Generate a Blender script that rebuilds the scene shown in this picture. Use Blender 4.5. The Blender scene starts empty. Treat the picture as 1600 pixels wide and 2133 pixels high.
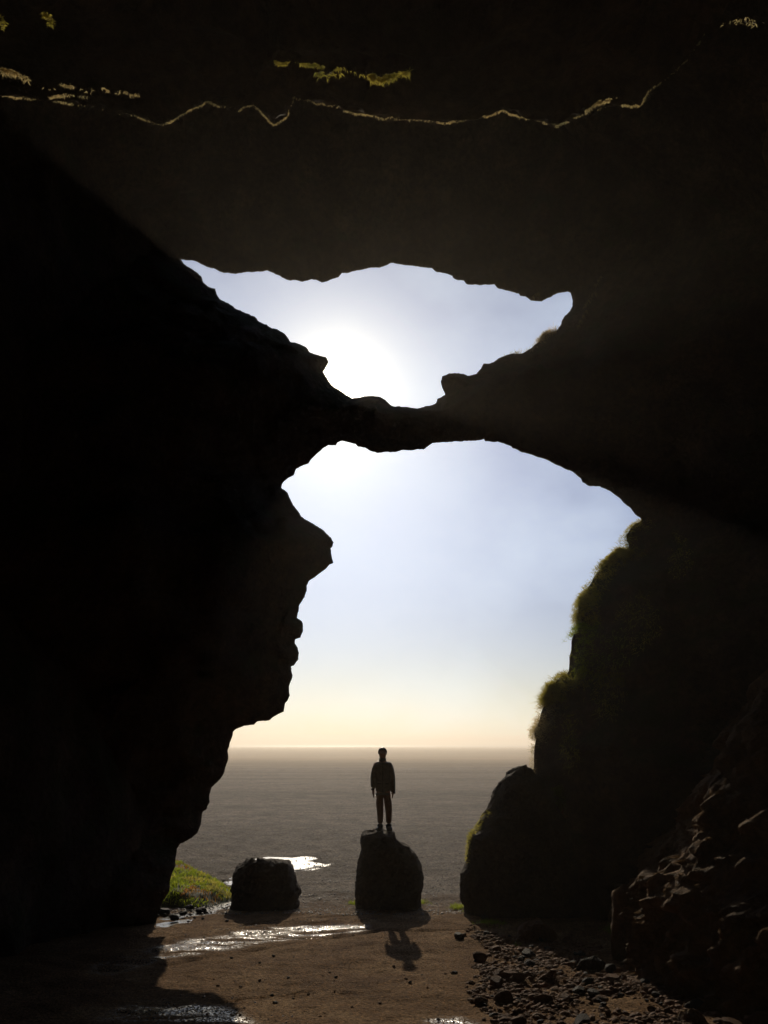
import bpy, math, random
import numpy as np
from mathutils import Vector, Euler
from mathutils.geometry import delaunay_2d_cdt
sc = bpy.context.scene
R = math.radians
rng = np.random.default_rng(7); random.seed(7)

# ------------------------------------------------------------------ camera
H = 3.3; F = 1602.0; CX, CY = 800.0, 1066.5
PITCH = math.atan(480/F); cp, sp = math.cos(PITCH), math.sin(PITCH)
cam_d = bpy.data.cameras.new('camera'); cam = bpy.data.objects.new('camera', cam_d)
sc.collection.objects.link(cam); sc.camera = cam
cam.location = (0, 0, H); cam.rotation_euler = (R(90)+PITCH, 0, 0)
cam_d.sensor_fit = 'VERTICAL'; cam_d.sensor_height = 36; cam_d.lens = 36*F/2133
cam_d.clip_start = 0.1; cam_d.clip_end = 200000

def ray(px, py):
    u = (px-CX)/F; v = (CY-py)/F
    return np.array([u, cp-v*sp, sp+v*cp])
def unp(px, py, Y):                       # photo pixel at ground distance Y -> world
    d = ray(px, py); return np.array([0, 0, H])+d*(Y/d[1])
def proj(P):                              # world -> photo pixel
    P = np.asarray(P, float); x = P[..., 0]; y = P[..., 1]; z = P[..., 2]-H
    a = y*cp+z*sp; b = -y*sp+z*cp; a = np.where(a < .05, .05, a)
    return CX+F*x/a, CY-F*b/a

# ------------------------------------------------------------------ light
sd = ray(701, 810); sd = sd/np.linalg.norm(sd)
SUN_EL = math.asin(sd[2]); SUN_AZ = math.atan2(sd[0], sd[1])
sun_l = bpy.data.lights.new('sun', 'SUN'); sun = bpy.data.objects.new('sun', sun_l)
sun_l.energy = 3.6; sun_l.angle = R(0.55); sun_l.color = (1, .86, .66)
sun.rotation_euler = Vector(sd).to_track_quat('Z', 'Y').to_euler(); sun.location = (0, 60, 60)
sc.collection.objects.link(sun)
world = bpy.data.worlds.new('World'); sc.world = world; world.use_nodes = True
nt = world.node_tree; N = nt.nodes; L = nt.links; N.clear()
def node(t, T=None, **k):
    n = (T or N).new(t)
    for a, b in k.items(): setattr(n, a, b)
    return n
out = node('ShaderNodeOutputWorld'); bg = node('ShaderNodeBackground'); bg.inputs[1].default_value = 0.05
sky = node('ShaderNodeTexSky', sky_type='NISHITA'); sky.sun_disc = False
sky.sun_elevation = SUN_EL; sky.sun_rotation = SUN_AZ % (2*math.pi)
sky.air_density = 1.0; sky.dust_density = 1.6; sky.ozone_density = 3.0; sky.altitude = 20
tc = node('ShaderNodeTexCoord')
dot = node('ShaderNodeVectorMath', operation='DOT_PRODUCT'); L.new(tc.outputs['Generated'], dot.inputs[0])
dot.inputs[1].default_value = tuple(sd)
acs = node('ShaderNodeMath', operation='ARCCOSINE'); L.new(dot.outputs['Value'], acs.inputs[0])
def expglow(sig, amp, col):
    m = node('ShaderNodeMath', operation='MULTIPLY'); L.new(acs.outputs[0], m.inputs[0]); m.inputs[1].default_value = -1/sig
    e = node('ShaderNodeMath', operation='EXPONENT'); L.new(m.outputs[0], e.inputs[0])
    s = node('ShaderNodeVectorMath', operation='SCALE'); s.inputs[0].default_value = [c*amp for c in col]; L.new(e.outputs[0], s.inputs['Scale'])
    return s.outputs[0]
def vadd(a, b):
    n = node('ShaderNodeVectorMath', operation='ADD'); L.new(a, n.inputs[0]); L.new(b, n.inputs[1]); return n.outputs[0]
tint = node('ShaderNodeVectorMath', operation='MULTIPLY'); L.new(sky.outputs[0], tint.inputs[0]); tint.inputs[1].default_value = (.72, .91, 1.36)
# thin veil of cloud
cn = node('ShaderNodeTexNoise'); cn.inputs['Scale'].default_value = 3.2; cn.inputs['Detail'].default_value = 5; cn.inputs['Roughness'].default_value = .5
cmap = node('ShaderNodeMapping'); cmap.inputs['Scale'].default_value = (1.3, 1, 1.9); cmap.inputs['Location'].default_value = (.35, 0, .6)
L.new(tc.outputs['Generated'], cmap.inputs[0]); L.new(cmap.outputs[0], cn.inputs['Vector'])
cr = node('ShaderNodeMapRange'); cr.inputs[1].default_value = .42; cr.inputs[2].default_value = .68; cr.inputs[3].default_value = 0; cr.inputs[4].default_value = .34
L.new(cn.outputs['Fac'], cr.inputs[0])
veil = node('ShaderNodeMix', data_type='RGBA'); L.new(cr.outputs[0], veil.inputs[0]); L.new(tint.outputs[0], veil.inputs[6])
veil.inputs[7].default_value = (22.8, 26.6, 32, 1)
tot = vadd(vadd(veil.outputs[2], expglow(.026, 85, (1, .93, .78))), expglow(.17, 8.5, (1, .76, .2)))
sz = node('ShaderNodeSeparateXYZ'); L.new(tc.outputs['Generated'], sz.inputs[0])
hm = node('ShaderNodeMath', operation='MULTIPLY'); L.new(sz.outputs[2], hm.inputs[0]); hm.inputs[1].default_value = -1/.085
he = node('ShaderNodeMath', operation='EXPONENT'); L.new(hm.outputs[0], he.inputs[0]); hc = node('ShaderNodeMath', operation='MINIMUM'); L.new(he.outputs[0], hc.inputs[0]); hc.inputs[1].default_value = 1
hs = node('ShaderNodeVectorMath', operation='SCALE'); hs.inputs[0].default_value = (10, 9.2, 4.6); L.new(hc.outputs[0], hs.inputs['Scale'])
tot = vadd(tot, hs.outputs[0])
wm = expglow(.15, 1, (0, .055, .24)); ws = node('ShaderNodeVectorMath', operation='SUBTRACT'); ws.inputs[0].default_value = (1, 1, 1); L.new(wm, ws.inputs[1])
wmul = node('ShaderNodeVectorMath', operation='MULTIPLY'); L.new(tot, wmul.inputs[0]); L.new(ws.outputs[0], wmul.inputs[1]); L.new(wmul.outputs[0], bg.inputs[0]); L.new(bg.outputs[0], out.inputs[0])
sc.view_settings.view_transform = 'Standard'; sc.view_settings.look = 'None'
sc.view_settings.exposure = -0.5; sc.view_settings.gamma = 1; sc.view_settings.use_curve_mapping = False
sc.render.engine = 'CYCLES'
sc.cycles.volume_bounces = 0; sc.cycles.max_bounces = 6; sc.cycles.transparent_max_bounces = 12

# ------------------------------------------------------------------ noise + mesh helpers
def _h(ix, iy, iz, s):
    h = (ix.astype(np.int64)*374761393+iy.astype(np.int64)*668265263+iz.astype(np.int64)*2147483647+s*144269) & 0xffffffff
    h = ((h ^ (h >> 13))*1274126177) & 0xffffffff
    h = ((h ^ (h >> 16))*2246822519) & 0xffffffff
    return ((h ^ (h >> 15)) & 0xffffff)/float(0xffffff)
def vn(P, f, s=0):
    q = P*f; i = np.floor(q); t = q-i; i = i.astype(np.int64); t = t*t*t*(t*(t*6-15)+10)
    r = 0
    for a in (0, 1):
        for b in (0, 1):
            for c in (0, 1):
                w = (t[:, 0] if a else 1-t[:, 0])*(t[:, 1] if b else 1-t[:, 1])*(t[:, 2] if c else 1-t[:, 2])
                r = r+w*_h(i[:, 0]+a, i[:, 1]+b, i[:, 2]+c, s)
    return r*2-1
def fbm(P, f, o=4, g=.5, s=0):
    r = 0; a = 1; t = 0
    for k in range(o):
        r = r+a*vn(P+k*17.3, f*2**k, s+k); t += a; a *= g
    return r/t
def ridge(P, f, o=4, g=.5, s=0):
    r = 0; a = 1; t = 0
    for k in range(o):
        r = r+a*(1-2*np.abs(vn(P+k*11.7, f*2**k, s+k))); t += a; a *= g
    return r/t
def facet(P, f, s=0, tilt=.6):               # broken flat chips: every cell is a randomly tilted plane
    q = P*f; i = np.floor(q).astype(np.int64); best = np.full(len(P), 1e9); val = np.zeros(len(P))
    for a in (-1, 0, 1):
        for b in (-1, 0, 1):
            for c in (-1, 0, 1):
                X_, Y_, Z_ = i[:, 0]+a, i[:, 1]+b, i[:, 2]+c
                cx = X_+_h(X_, Y_, Z_, s); cy = Y_+_h(X_, Y_, Z_, s+1); cz = Z_+_h(X_, Y_, Z_, s+2)
                dx, dy, dz = q[:, 0]-cx, q[:, 1]-cy, q[:, 2]-cz; d = dx*dx+dy*dy+dz*dz
                v = (_h(X_, Y_, Z_, s+3)*2-1)+tilt*2*(dx*(_h(X_, Y_, Z_, s+4)*2-1)+dy*(_h(X_, Y_, Z_, s+5)*2-1)+dz*(_h(X_, Y_, Z_, s+6)*2-1))
                k = d < best; best[k] = d[k]; val[k] = v[k]
    return val
def fmesh(name, V, Fc, mat=None, smooth=False):
    V = np.asarray(V, np.float32); Fc = np.asarray(Fc, np.int32); k = Fc.shape[1]
    me = bpy.data.meshes.new(name)
    me.vertices.add(len(V)); me.vertices.foreach_set('co', V.ravel())
    me.loops.add(Fc.size); me.loops.foreach_set('vertex_index', Fc.ravel())
    me.polygons.add(len(Fc)); me.polygons.foreach_set('loop_start', np.arange(0, Fc.size, k, dtype=np.int32))
    if smooth: me.polygons.foreach_set('use_smooth', np.ones(len(Fc), bool))
    me.update(calc_edges=True); me.validate()
    if mat: me.materials.append(mat)
    return me
def link(name, me, parent=None, **pr):
    o = bpy.data.objects.new(name, me); sc.collection.objects.link(o)
    if parent: o.parent = parent
    for a, b in pr.items(): o[a] = b
    return o
def gridfaces(nu, nv, flip=False):
    a = (np.arange(nu-1)[:, None]*nv+np.arange(nv-1)[None, :]).ravel()
    f = np.stack([a, a+nv, a+nv+1, a+1], 1)
    return f[:, ::-1] if flip else f
def sstep(x, a, b):
    t = np.clip((x-a)/(b-a), 0, 1); return t*t*(3-2*t)
def inpoly(X, Y, poly):
    poly = np.asarray(poly, float); r = np.zeros(X.shape, bool); n = len(poly)
    for i in range(n):
        x1, y1 = poly[i]; x2, y2 = poly[(i+1) % n]
        if y1 == y2: continue
        c = ((y1 > Y) != (y2 > Y)) & (X < (x2-x1)*(Y-y1)/(y2-y1)+x1)
        r ^= c
    return r
def segdist(X, Y, poly, closed=True):
    poly = np.asarray(poly, float); n = len(poly); d = np.full(X.shape, 1e9)
    for i in range(n if closed else n-1):
        a = poly[i]; b = poly[(i+1) % n]; e = b-a; l = e@e+1e-12
        t = np.clip(((X-a[0])*e[0]+(Y-a[1])*e[1])/l, 0, 1)
        d = np.minimum(d, np.hypot(X-a[0]-t*e[0], Y-a[1]-t*e[1]))
    return d

# ------------------------------------------------------------------ materials
def mat(name):
    m = bpy.data.materials.new(name); m.use_nodes = True; T = m.node_tree
    b = T.nodes['Principled BSDF']; return m, T, b
def tn(T, t, **k):
    n = T.nodes.new(t)
    for a, b in k.items(): setattr(n, a, b)
    return n
def noise_n(T, vec, scale, det=6, rough=.6):
    n = tn(T, 'ShaderNodeTexNoise'); n.inputs['Scale'].default_value = scale; n.inputs['Detail'].default_value = det
    n.inputs['Roughness'].default_value = rough; T.links.new(vec, n.inputs['Vector']); return n.outputs['Fac']
def ramp(T, fac, stops):
    r = tn(T, 'ShaderNodeValToRGB'); T.links.new(fac, r.inputs[0]); e = r.color_ramp.elements
    while len(e) < len(stops): e.new(.5)
    for i, (p, c) in enumerate(stops): e[i].position = p; e[i].color = (*c, 1)
    return r.outputs[0]
def mixc(T, f, a, b, mode='MIX'):
    n = tn(T, 'ShaderNodeMix', data_type='RGBA', blend_type=mode)
    for s, v in ((0, f), (6, a), (7, b)):
        if hasattr(v, 'links'): T.links.new(v, n.inputs[s])
        else: n.inputs[s].default_value = v if not isinstance(v, tuple) else (*v, 1)
    return n.outputs[2]
def bump(T, h, dist, strength=1, nrm=None):
    b = tn(T, 'ShaderNodeBump'); b.inputs['Distance'].default_value = dist; b.inputs['Strength'].default_value = strength
    T.links.new(h, b.inputs['Height'])
    if nrm: T.links.new(nrm, b.inputs['Normal'])
    return b.outputs[0]
def maprange(T, v, a, b, c, d):
    n = tn(T, 'ShaderNodeMapRange')
    for i, x in zip((1, 2, 3, 4), (a, b, c, d)): n.inputs[i].default_value = x
    T.links.new(v, n.inputs[0]); return n.outputs[0]

def rock_mat(name, c1, c2, c3, moss=None, rough=.85, sc_=1.0):
    m, T, b = mat(name); P = tn(T, 'ShaderNodeTexCoord').outputs['Object']
    n1 = noise_n(T, P, .9*sc_, 8, .65); n2 = noise_n(T, P, 9*sc_, 8, .7)
    col = ramp(T, n1, [(.3, c1), (.52, c2), (.72, c3)])
    sp_ = ramp(T, n2, [(.3, (.55, .55, .55)), (.7, (1.35, 1.3, 1.25))])
    col = mixc(T, 1.0, col, sp_, 'MULTIPLY')
    if moss:
        g = tn(T, 'ShaderNodeNewGeometry'); sx = tn(T, 'ShaderNodeSeparateXYZ'); T.links.new(g.outputs['Normal'], sx.inputs[0])
        a = noise_n(T, P, .55*sc_, 6, .7)
        k = tn(T, 'ShaderNodeMath', operation='MULTIPLY_ADD'); T.links.new(sx.outputs[2], k.inputs[0]); k.inputs[1].default_value = .12; T.links.new(a, k.inputs[2])
        f = maprange(T, k.outputs[0], .5, .66, 0, .8)
        col = mixc(T, f, col, moss)
    v = tn(T, 'ShaderNodeTexVoronoi'); v.inputs['Scale'].default_value = 7*sc_; T.links.new(P, v.inputs['Vector'])
    n3 = noise_n(T, P, 30*sc_, 5, .7)
    nb = bump(T, n3, .02); nb = bump(T, n2, .08, 1, nb); nb = bump(T, v.outputs[0], .03, .7, nb)
    T.links.new(col, b.inputs['Base Color']); T.links.new(nb, b.inputs['Normal']); b.inputs['Roughness'].default_value = rough
    b.inputs['Specular IOR Level'].default_value = .12
    return m
M_cliff = rock_mat('tuff_rock', (.035, .024, .016), (.075, .052, .035), (.13, .09, .058), (.035, .045, .012))
M_wall = rock_mat('brown_tuff', (.075, .04, .018), (.17, .1, .048), (.27, .165, .085))
M_dark = rock_mat('dark_tuff', (.014, .011, .009), (.03, .023, .018), (.05, .038, .028))
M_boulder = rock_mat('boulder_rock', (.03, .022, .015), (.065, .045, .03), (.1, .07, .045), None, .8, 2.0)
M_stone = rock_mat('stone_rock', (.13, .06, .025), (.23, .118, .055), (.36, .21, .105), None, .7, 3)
M_pale = rock_mat('pale_stone', (.2, .13, .07), (.3, .2, .11), (.4, .28, .16), None, .75, 3)
M_basalt = rock_mat('basalt_stone', (.02, .015, .011), (.04, .03, .022), (.07, .055, .042), None, .6, 3)

def leaf_mat(name, c, t, tw=.6):
    m, T, b = mat(name); o = T.nodes['Material Output']
    P = tn(T, 'ShaderNodeTexCoord').outputs['Object']; n = noise_n(T, P, 2.5, 4, .7)
    var = ramp(T, n, [(.3, (.55, .6, .5)), (.7, (1.35, 1.2, .9))])
    c1 = mixc(T, 1.0, c, var, 'MULTIPLY'); c2 = mixc(T, 1.0, t, var, 'MULTIPLY')
    tr = tn(T, 'ShaderNodeBsdfTranslucent'); mx = tn(T, 'ShaderNodeMixShader'); mx.inputs[0].default_value = tw
    T.links.new(c1, b.inputs['Base Color']); b.inputs['Roughness'].default_value = .6; T.links.new(c2, tr.inputs[0])
    T.links.new(b.outputs[0], mx.inputs[1]); T.links.new(tr.outputs[0], mx.inputs[2]); T.links.new(mx.outputs[0], o.inputs[0])
    return m
M_grass = leaf_mat('green_grass', (.09, .14, .02), (.34, .42, .04))
M_moss = leaf_mat('yellow_moss', (.11, .11, .025), (.55, .5, .12))
M_dry = leaf_mat('dry_moss', (.16, .13, .08), (.75, .64, .4), .6)
M_rust = leaf_mat('rusty_plants', (.12, .06, .015), (.35, .18, .04))

# ------------------------------------------------------------------ ground
def zg(x, y):
    x = np.asarray(x, float); y = np.asarray(y, float)
    z = np.interp(y, [-20, 0, 4, 8, 10, 12, 14, 16, 17.8, 22, 60, 600, 4200, 1e6], [1.75, 1.7, 1.1, .62, .47, .32, .19, .08, 0, -.02, -.4, -7, -18.6, -18.6])
    return z
def zgn(x, y):                             # with relief
    x = np.asarray(x, float); y = np.asarray(y, float); P = np.stack([x, y, 0*x], -1).reshape(-1, 3)
    near = (1-sstep(y, 24, 60)).reshape(-1)
    a = .035*fbm(P, .6, 3, .5, 3)+.035*fbm(P*np.array([.35, 1, 1]), 1.6, 3, .5, 5)
    rub = sstep(x, 1.0, 2.2)*(1-sstep(y, 14.5, 16.5))
    a = a+(.018+.02*rub.reshape(-1))*fbm(P, 5, 4, .6, 9)+.028*fbm(P*np.array([.6, 1, 1]), 2.4, 3, .55, 10)
    far = (sstep(y, 60, 200)).reshape(-1)*.25*fbm(P, .02, 3, .5, 12)
    return zg(x, y)+((a*near)+far).reshape(x.shape)
def gpt(px, py, relief=False):             # photo pixel -> ground point
    d = ray(px, py); t = H/-d[2] if d[2] < -.001 else 100
    for _ in range(40):
        p = np.array([0, 0, H])+d*t; h = float((zgn if relief else zg)(p[0:1], p[1:2])[0]); t += .8*(p[2]-h)/(-d[2])
    p = np.array([0, 0, H])+d*t; return p
def gpoly(pts): return np.array([gpt(*p)[:2] for p in pts])

P_puddle = gpoly([(520, 1790), (560, 1784), (610, 1786), (640, 1782), (668, 1784), (670, 1789), (652, 1793), (694, 1801), (665, 1805), (628, 1810), (608, 1811), (570, 1806)])
P_stream = gpoly([(455, 1836), (490, 1827), (520, 1822), (520, 1850), (500, 1862), (500, 1868), (484, 1882), (462, 1896), (430, 1911), (400, 1921), (350, 1930), (312, 1931), (325, 1910), (370, 1896), (400, 1893), (430, 1886), (460, 1874), (484, 1863), (484, 1852), (465, 1848)])
P_wet = [gpoly([(180, 2005), (345, 1968), (450, 1948), (560, 1930), (700, 1921), (780, 1929), (770, 1940), (650, 1954), (560, 1968), (450, 1984), (345, 1998), (180, 2045)]),
         gpoly([(855, 2140), (880, 2112), (915, 2104), (965, 2108), (1020, 2140)]),
         gpoly([(150, 2140), (260, 2085), (360, 2078), (480, 2092), (560, 2140)]),
         gpoly([(590, 1795), (690, 1799), (700, 1803), (640, 1816), (590, 1818)]),
         gpoly([(1480, 1975), (1520, 1975), (1530, 2000), (1490, 2010)])]
ys = [-16.0]
while ys[-1] < 20000:
    y = ys[-1]; ys.append(y+(.5 if y < 7 else .045 if y < 19 else .06*(y/19)**1.6 if y < 60 else y*.08))
ys = np.array(ys)
xs = [0.0]
while xs[-1] < 12: xs.append(xs[-1]+(.045 if xs[-1] < 6.2 else .12))
while xs[-1] < 16000: xs.append(xs[-1]*1.16)
xs = np.array(xs); xs = np.concatenate([-xs[:0:-1], xs])
GX, GY = np.meshgrid(xs, ys, indexing='ij')
gz = zgn(GX, GY)
wet = np.zeros(GX.shape)
sel = (GY < 40) & (np.abs(GX) < 14); sx, sy = GX[sel], GY[sel]
wv = np.zeros(sx.shape)
for p in P_wet:
    d = segdist(sx, sy, p); d = np.where(inpoly(sx, sy, p), -d, d); wv = np.maximum(wv, 1-sstep(d, -.22, .04))
WP = np.stack([sx*.22, sy, 0*sx], -1); wet[sel] = wv*sstep(fbm(WP, 3.6, 4, .6, 33), -.2, .06)
dep = np.zeros(sx.shape)
for p in (P_puddle, P_stream):
    d = segdist(sx, sy, p); d = np.where(inpoly(sx, sy, p), -d, d); dep = np.maximum(dep, 1-sstep(d, -.25, .12))
gz[sel] -= .034*dep+.012*wv
gz[GY > 3750] -= 4
# wheel-like curved ruts across the mouth
for pts, w, a in (([(330, 1955), (450, 1935), (560, 1918), (700, 1908), (800, 1900), (960, 1893)], .06, -.04),
                  ([(340, 2008), (450, 1990), (560, 1975), (680, 1957), (790, 1940), (1000, 1935)], .07, -.05),
                  ([(330, 2120), (470, 2080), (560, 2068), (640, 2062)], .03, -.03), ([(345, 1963), (560, 1926), (760, 1915), (950, 1925)], .05, .03)):
    q = gpoly(pts); d = segdist(sx, sy, q, False); gz[sel] += a*np.exp(-(d/w)**2)*(.6+.4*vn(np.stack([sx, sy, 0*sx], -1), 1.3, 2))
me = fmesh('ground', np.stack([GX, GY, gz], -1).reshape(-1, 3), gridfaces(len(xs), len(ys)), smooth=True)
at = me.attributes.new('wet', 'FLOAT', 'POINT'); at.data.foreach_set('value', wet.reshape(-1).astype(np.float32))
m, T, b = mat('black_sand_and_earth'); P = tn(T, 'ShaderNodeTexCoord').outputs['Object']
n1 = noise_n(T, P, 1.3, 6, .65); n2 = noise_n(T, P, 24, 6, .75); n3 = noise_n(T, P, 90, 3, .7)
earth = ramp(T, n1, [(.3, (.11, .055, .022)), (.5, (.2, .115, .053)), (.7, (.31, .2, .105))])
sand = ramp(T, n1, [(.3, (.135, .12, .102)), (.55, (.205, .18, .152)), (.75, (.275, .242, .204))])
sepn = tn(T, 'ShaderNodeSeparateXYZ'); T.links.new(P, sepn.inputs[0])
ad = tn(T, 'ShaderNodeMath', operation='MULTIPLY_ADD'); T.links.new(n1, ad.inputs[0]); ad.inputs[1].default_value = 5.5; T.links.new(sepn.outputs[1], ad.inputs[2])
gf = maprange(T, ad.outputs[0], 19.4, 22.2, 0, 1)
col = mixc(T, gf, earth, sand)
spk = ramp(T, n2, [(.34, (.35, .33, .3)), (.52, (1, 1, 1)), (.68, (2.1, 2.0, 1.9))])
col = mixc(T, 1.0, col, spk, 'MULTIPLY')
big = tn(T, 'ShaderNodeMapping'); big.inputs['Scale'].default_value = (.012, .09, 1); T.links.new(P, big.inputs[0])
nb_ = noise_n(T, big.outputs[0], 1, 7, .65)
bandc = ramp(T, nb_, [(.3, (.8, .79, .77)), (.7, (1.2, 1.18, 1.15))]); 
haze_fade = maprange(T, sepn.outputs[1], 25, 420, 0, 1); col = mixc(T, haze_fade, col, (.5, .38, .25)); n4 = noise_n(T, P, 7, 6, .85); n5 = noise_n(T, P, .45, 6, .8); bandc = mixc(T, 1.0, bandc, ramp(T, n4, [(.36, (.55, .54, .52)), (.64, (1.5, 1.48, 1.44))]), 'MULTIPLY'); bandc = mixc(T, 1.0, bandc, ramp(T, n5, [(.36, (.84, .83, .82)), (.64, (1.16, 1.15, 1.13))]), 'MULTIPLY'); bf = mixc(T, gf, (1, 1, 1), bandc); col = mixc(T, 1.0, col, bf, 'MULTIPLY')  # distance haze put into the colour: sand pales to tan far out
wa = tn(T, 'ShaderNodeAttribute', attribute_name='wet')
wn = tn(T, 'ShaderNodeMath', operation='MULTIPLY'); T.links.new(wa.outputs['Fac'], wn.inputs[0]); T.links.new(maprange(T, noise_n(T, P, 38, 3, .6), .49, .53, .0, 1), wn.inputs[1])
col = mixc(T, wn.outputs[0], col, (.02, .015, .01))
T.links.new(col, b.inputs['Base Color']); T.links.new(maprange(T, wn.outputs[0], 0, 1, .9, .12), b.inputs['Roughness'])
T.links.new(maprange(T, wn.outputs[0], 0, 1, .05, .6), b.inputs['Specular IOR Level'])
v = tn(T, 'ShaderNodeTexVoronoi'); v.inputs['Scale'].default_value = 28; T.links.new(P, v.inputs['Vector'])
nb = bump(T, n3, .012); nb = bump(T, n2, .055, 1, nb); nb = bump(T, v.outputs[0], .018, .8, nb)
for bn in T.nodes:
    if bn.type == 'BUMP': T.links.new(maprange(T, wn.outputs[0], 0, .8, bn.inputs['Strength'].default_value, .12), bn.inputs['Strength'])
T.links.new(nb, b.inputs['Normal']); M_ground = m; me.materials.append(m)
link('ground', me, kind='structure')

# air
hz = fmesh('haze', [(x, y, z) for x in (-16500, 16500) for y in (-60, 36500) for z in (-24, 34)], [(0, 1, 3, 2), (4, 6, 7, 5), (0, 4, 5, 1), (2, 3, 7, 6), (0, 2, 6, 4), (1, 5, 7, 3)])
m = bpy.data.materials.new('hazy_air'); m.use_nodes = True; T = m.node_tree; T.nodes.remove(T.nodes['Principled BSDF'])
pv = tn(T, 'ShaderNodeVolumePrincipled'); pv.inputs['Color'].default_value = (1, .9, .76, 1); pv.inputs['Density'].default_value = .0005; pv.inputs['Anisotropy'].default_value = .62
T.links.new(pv.outputs[0], T.nodes['Material Output'].inputs['Volume']); hz.materials.append(m)
link('haze', hz, kind='stuff', label='thin sunlit sea haze over the plain', category='haze')
# sea
m, T, b = mat('sea_water'); P = tn(T, 'ShaderNodeTexCoord').outputs['Object']
b.inputs['Base Color'].default_value = (.02, .03, .035, 1); b.inputs['Roughness'].default_value = .5
mp = tn(T, 'ShaderNodeMapping'); mp.inputs['Scale'].default_value = (.004, .02, 1); T.links.new(P, mp.inputs[0])
T.links.new(bump(T, noise_n(T, mp.outputs[0], 1, 6), 3), b.inputs['Normal'])
sx_ = [-16000, -4000, -1500, -400, 0, 500, 1400, 5000, 16000]
Vv = [(x, 3600+80*math.sin(i*2.1), -16.6) for i, x in enumerate(sx_)]+[(x, 36000, -16.6) for x in sx_]
n = len(sx_); link('sea', fmesh('sea', Vv, [(i, i+1, n+i+1, n+i) for i in range(n-1)], m), kind='structure')

# puddle and stream
mw, T, b = mat('shallow_water'); P = tn(T, 'ShaderNodeTexCoord').outputs['Object']
b.inputs['Base Color'].default_value = (.015, .015, .013, 1); b.inputs['Roughness'].default_value = .24; b.inputs['IOR'].default_value = 1.45
b.inputs['Specular IOR Level'].default_value = .9
T.links.new(bump(T, noise_n(T, P, 7, 4), .012, .8), b.inputs['Normal'])
def water(name, poly, z, **k):
    # subdivided irregular outline
    q = []
    for i in range(len(poly)):
        a, c = poly[i], poly[(i+1) % len(poly)]; n = max(2, int(np.linalg.norm(c-a)/.08))
        for j in range(n): q.append(a+(c-a)*j/n)
    q = np.array(q); P3 = np.column_stack([q, np.zeros(len(q))]); q = q+np.array([.16, .07])*np.column_stack([fbm(P3, 3, 3, .6, 1), fbm(P3, 3, 3, .6, 2)])
    vs, es, fs, *_ = delaunay_2d_cdt([Vector(p) for p in q], [(i, (i+1) % len(q)) for i in range(len(q))], [], 1, 1e-5)
    fs = [f for f in fs if len(f) == 3]
    V = [(v.x, v.y, float(zg(np.array([v.x]), np.array([v.y]))[0])+z) for v in vs]
    link(name, fmesh(name, V, fs, mw), **k)
water('puddle', P_puddle, -.012, kind='structure'); water('stream', P_stream, -.015, kind='structure')

# ------------------------------------------------------------------ the rock wall with its two openings
UP = [(376.5,540),(402.5,542),(416.5,547.5),(422,551.5),(434,557),(444.7,558.7),(458.7,565.6),(474,568.7),(490,571),(507,567),(527,567.8),(538,565.6),(557,563.4),(571,569.4),(580.6,574.4),(591.5,580.6),(605.6,584.4),(618,583.8),(630.6,586),(641.6,584.4),(649.4,581.6),(658.7,582.8),(671,587.5),(683.8,584.4),(694.7,579.7),(704,576),(712,568),(722.8,568.7),(735,565),(752.5,561.6),(774,557),(790,557),(805.6,553),(815,547.5),(842.5,551.6),(861,553.8),(880,557),(900,558.4),(911,566),(927,568.8),(942.5,574),(943,579.7),(955,583.8),(966,585),(972,592),(986,592.8),(998.8,593.8),(1011,592.5),(1030,592.8),(1036,600),(1048.8,603.8),(1062.8,607),(1080,611.6),(1083,616),(1094,617),(1106.6,626),(1128.4,627.5),(1139,621),(1147,618.8),(1155,613),(1167.5,609.4),(1181.6,607.8),(1189,611),(1192,625),(1193,637.5),(1187.8,648.4),(1178,657.8),(1170.6,667),(1167.5,678),(1159.7,687.5),(1152,691),(1139,694),(1130,704.7),(1120.6,714),(1108,723.4),(1098.8,729.7),(1084.7,736),(1070.6,736.6),(1056.6,739),(1042.5,744.4),(1031.6,751.6),(1020.6,756.9),(1008,757.8),(1003.4,765.6),(997,773.4),(992.5,778.8),(983,781),(973.8,782.8),(964.4,779.7),(951.9,777.5),(936,778),(920.6,783.8),(918,793.8),(920,804.7),(923.8,814),(926.9,823.4),(919,826.6),(911,829.7),(908.8,839),(898.8,845),(886,846.9),(870.6,850),(851.9,847.8),(836,846.9),(820.6,846.9),(811,840.6),(803.4,832.8),(794,826.6),(777.5,825),(758.8,826.6),(733.8,829.7),(719.7,821.9),(705.6,811),(690,801.6),(680.6,787.5),(672.8,775),(679,765.6),(685,754.7),(679,745),(668,740.6),(655.6,737.5),(644.7,734),(638.4,723.4),(627.5,718.8),(615,714),(607,712.5),(599.4,703),(591.6,693.8),(577.5,685),(566.6,684.4),(555.6,676.6),(540,668.8),(530.6,659.4),(519.7,653.8),(505.6,649.4),(490,642),(474,631),(460,625),(449.4,611),(447.8,601.6),(433.8,597.5),(424,587.5),(418,575),(410,567),(396,559),(387,551.6)]
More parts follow.
